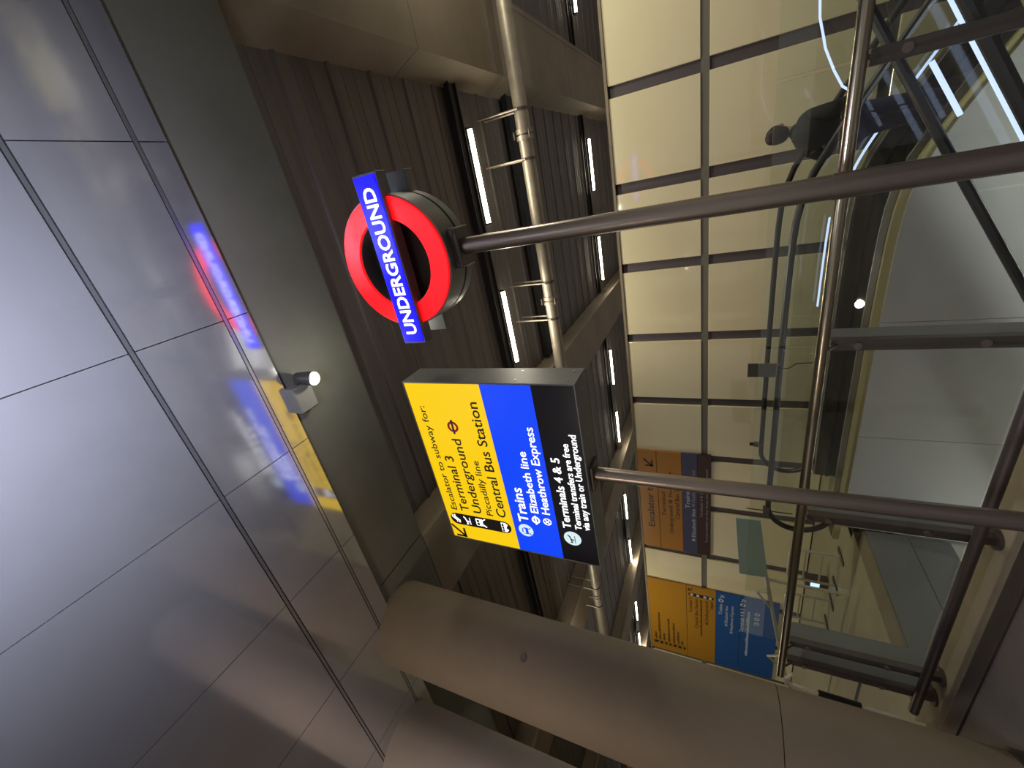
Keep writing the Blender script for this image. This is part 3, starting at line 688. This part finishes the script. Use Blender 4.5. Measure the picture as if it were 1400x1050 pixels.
def person(loc, rot):
    t = thing('person', loc, 'person in a black jacket and dark trousers riding down the escalator', 'person')
    # built facing +x ; y = left side positive
    sp_ = [(-.02, 0, .86, .13), (-.03, 0, 1.0, .12), (-.03, 0, 1.14, .14), (0, 0, 1.30, .12), (.03, 0, 1.39, .055), (.065, 0, 1.46, .052), (.08, 0, 1.55, .088), (.085, 0, 1.60, .078)]
    def hand(s, wx, wy, wz):
        out = [[(wx, wy, wz, .026), (wx + .05, wy - s * .01, wz - .01, .034), (wx + .085, wy - s * .012, wz - .016, .032)]]
        for k_, (oy, ln) in enumerate(((-.024, .055), (-.008, .066), (.008, .062), (.022, .048))):
            out.append([(wx + .085, wy - s * .012, wz - .016, .032), (wx + .105, wy + oy, wz - .02, .009), (wx + .105 + ln * .6, wy + oy, wz - .035, .0085), (wx + .105 + ln * .8, wy + oy, wz - .06, .008)])
        out.append([(wx + .05, wy - s * .01, wz - .01, .034), (wx + .07, wy - s * .045, wz + .0, .011), (wx + .105, wy - s * .055, wz - .005, .009)])
        return out
    arms = []
    for s in (-1, 1):
        el = (-.14, s * .25, 1.07) if s < 0 else (-.10, s * .30, 1.09)
        wr = (.08, s * .20, .98) if s < 0 else (.10, s * .17, 1.0)
        arms.append([(0, 0, 1.30, .12), (-.01, s * .16, 1.31, .062), (el[0], el[1], el[2], .045), (*wr, .026)])
        arms += hand(s, *wr)
    legs = [[(-.02, 0, .86, .13), (-.01, s * .09, .80, .085), (.015 + .02 * s, s * .095, .45, .055), (-.02 + .04 * s, s * .10, .09, .036), (.06 + .04 * s, s * .105, .035, .033), (.13 + .04 * s, s * .11, .03, .026)] for s in (-1, 1)]
    skinned('body', [sp_] + arms + legs, 'skin', t, loc, rot)
    jk = [[(-.02, 0, .80, .165), (-.03, 0, 1.0, .16), (-.03, 0, 1.16, .165), (-.005, 0, 1.30, .135), (.035, 0, 1.40, .08), (.06, 0, 1.455, .068)]]
    for s in (-1, 1):
        el = (-.14, s * .25, 1.07) if s < 0 else (-.10, s * .30, 1.09)
        wr = (.075, s * .205, .985) if s < 0 else (.09, s * .175, 1.005)
        jk.append([(-.005, 0, 1.30, .135), (-.01, s * .165, 1.305, .078), (*el, .078), (*wr, .046)])
    jk.append([(-.005, 0, 1.30, .135), (-.07, 0, 1.37, .11), (-.05, 0, 1.45, .08)])      # folded hood
    skinned('jacket', jk, 'jacket', t, loc, rot)
    tr_ = [[(-.02, 0, .86, .14)] + [(-.01, s * .09, .80, .10), (.015 + .02 * s, s * .095, .45, .075), (-.02 + .04 * s, s * .10, .10, .058)] for s in (-1, 1)]
    skinned('trousers', tr_, 'trousers', t, loc, rot)
    for s in (-1, 1):
        skinned('shoe', [[(-.05 + .04 * s, s * .10, .045, .045), (.05 + .04 * s, s * .105, .04, .045), (.14 + .04 * s, s * .11, .032, .036)]], 'shoe', t, loc, rot)
    skinned('hair', [[(.015, 0, 1.45, .06), (.025, 0, 1.54, .108), (.05, 0, 1.62, .112), (.09, 0, 1.655, .085)]], 'hair', t, loc, rot)
    Rm = Matrix.Rotation(rot, 4, 'Z') @ Matrix.Scale(.93, 4)
    def bit(nm, m, c, r, sc=(1, 1, 1)):
        b = bmesh.new(); bmesh.ops.create_uvsphere(b, u_segments=10, v_segments=8, radius=r)
        for v in b.verts: v.co = Vector((v.co.x * sc[0], v.co.y * sc[1], v.co.z * sc[2])) + Vector(c)
        me = bpy.data.meshes.new(nm); b.to_mesh(me); b.free(); me.transform(Rm); me.shade_smooth(); me.materials.append(MT[m] if isinstance(m, str) else m); link(me, nm, t)
    for s in (-1, 1):
        bit('eye', 'eye', (.155, s * .032, 1.555), .011); bit('ear', 'skin', (.08, s * .088, 1.545), .028, (.7, .4, 1.1))
    bit('nose', 'skin', (.172, 0, 1.53), .018, (1, .7, 1.3)); bit('mouth', mat('lips', (150, 84, 80), .5), (.158, 0, 1.495), .02, (.5, 1.3, .35))
    return t
person((-.02, 5.8, h1(-.02) - 1.0), math.radians(62))
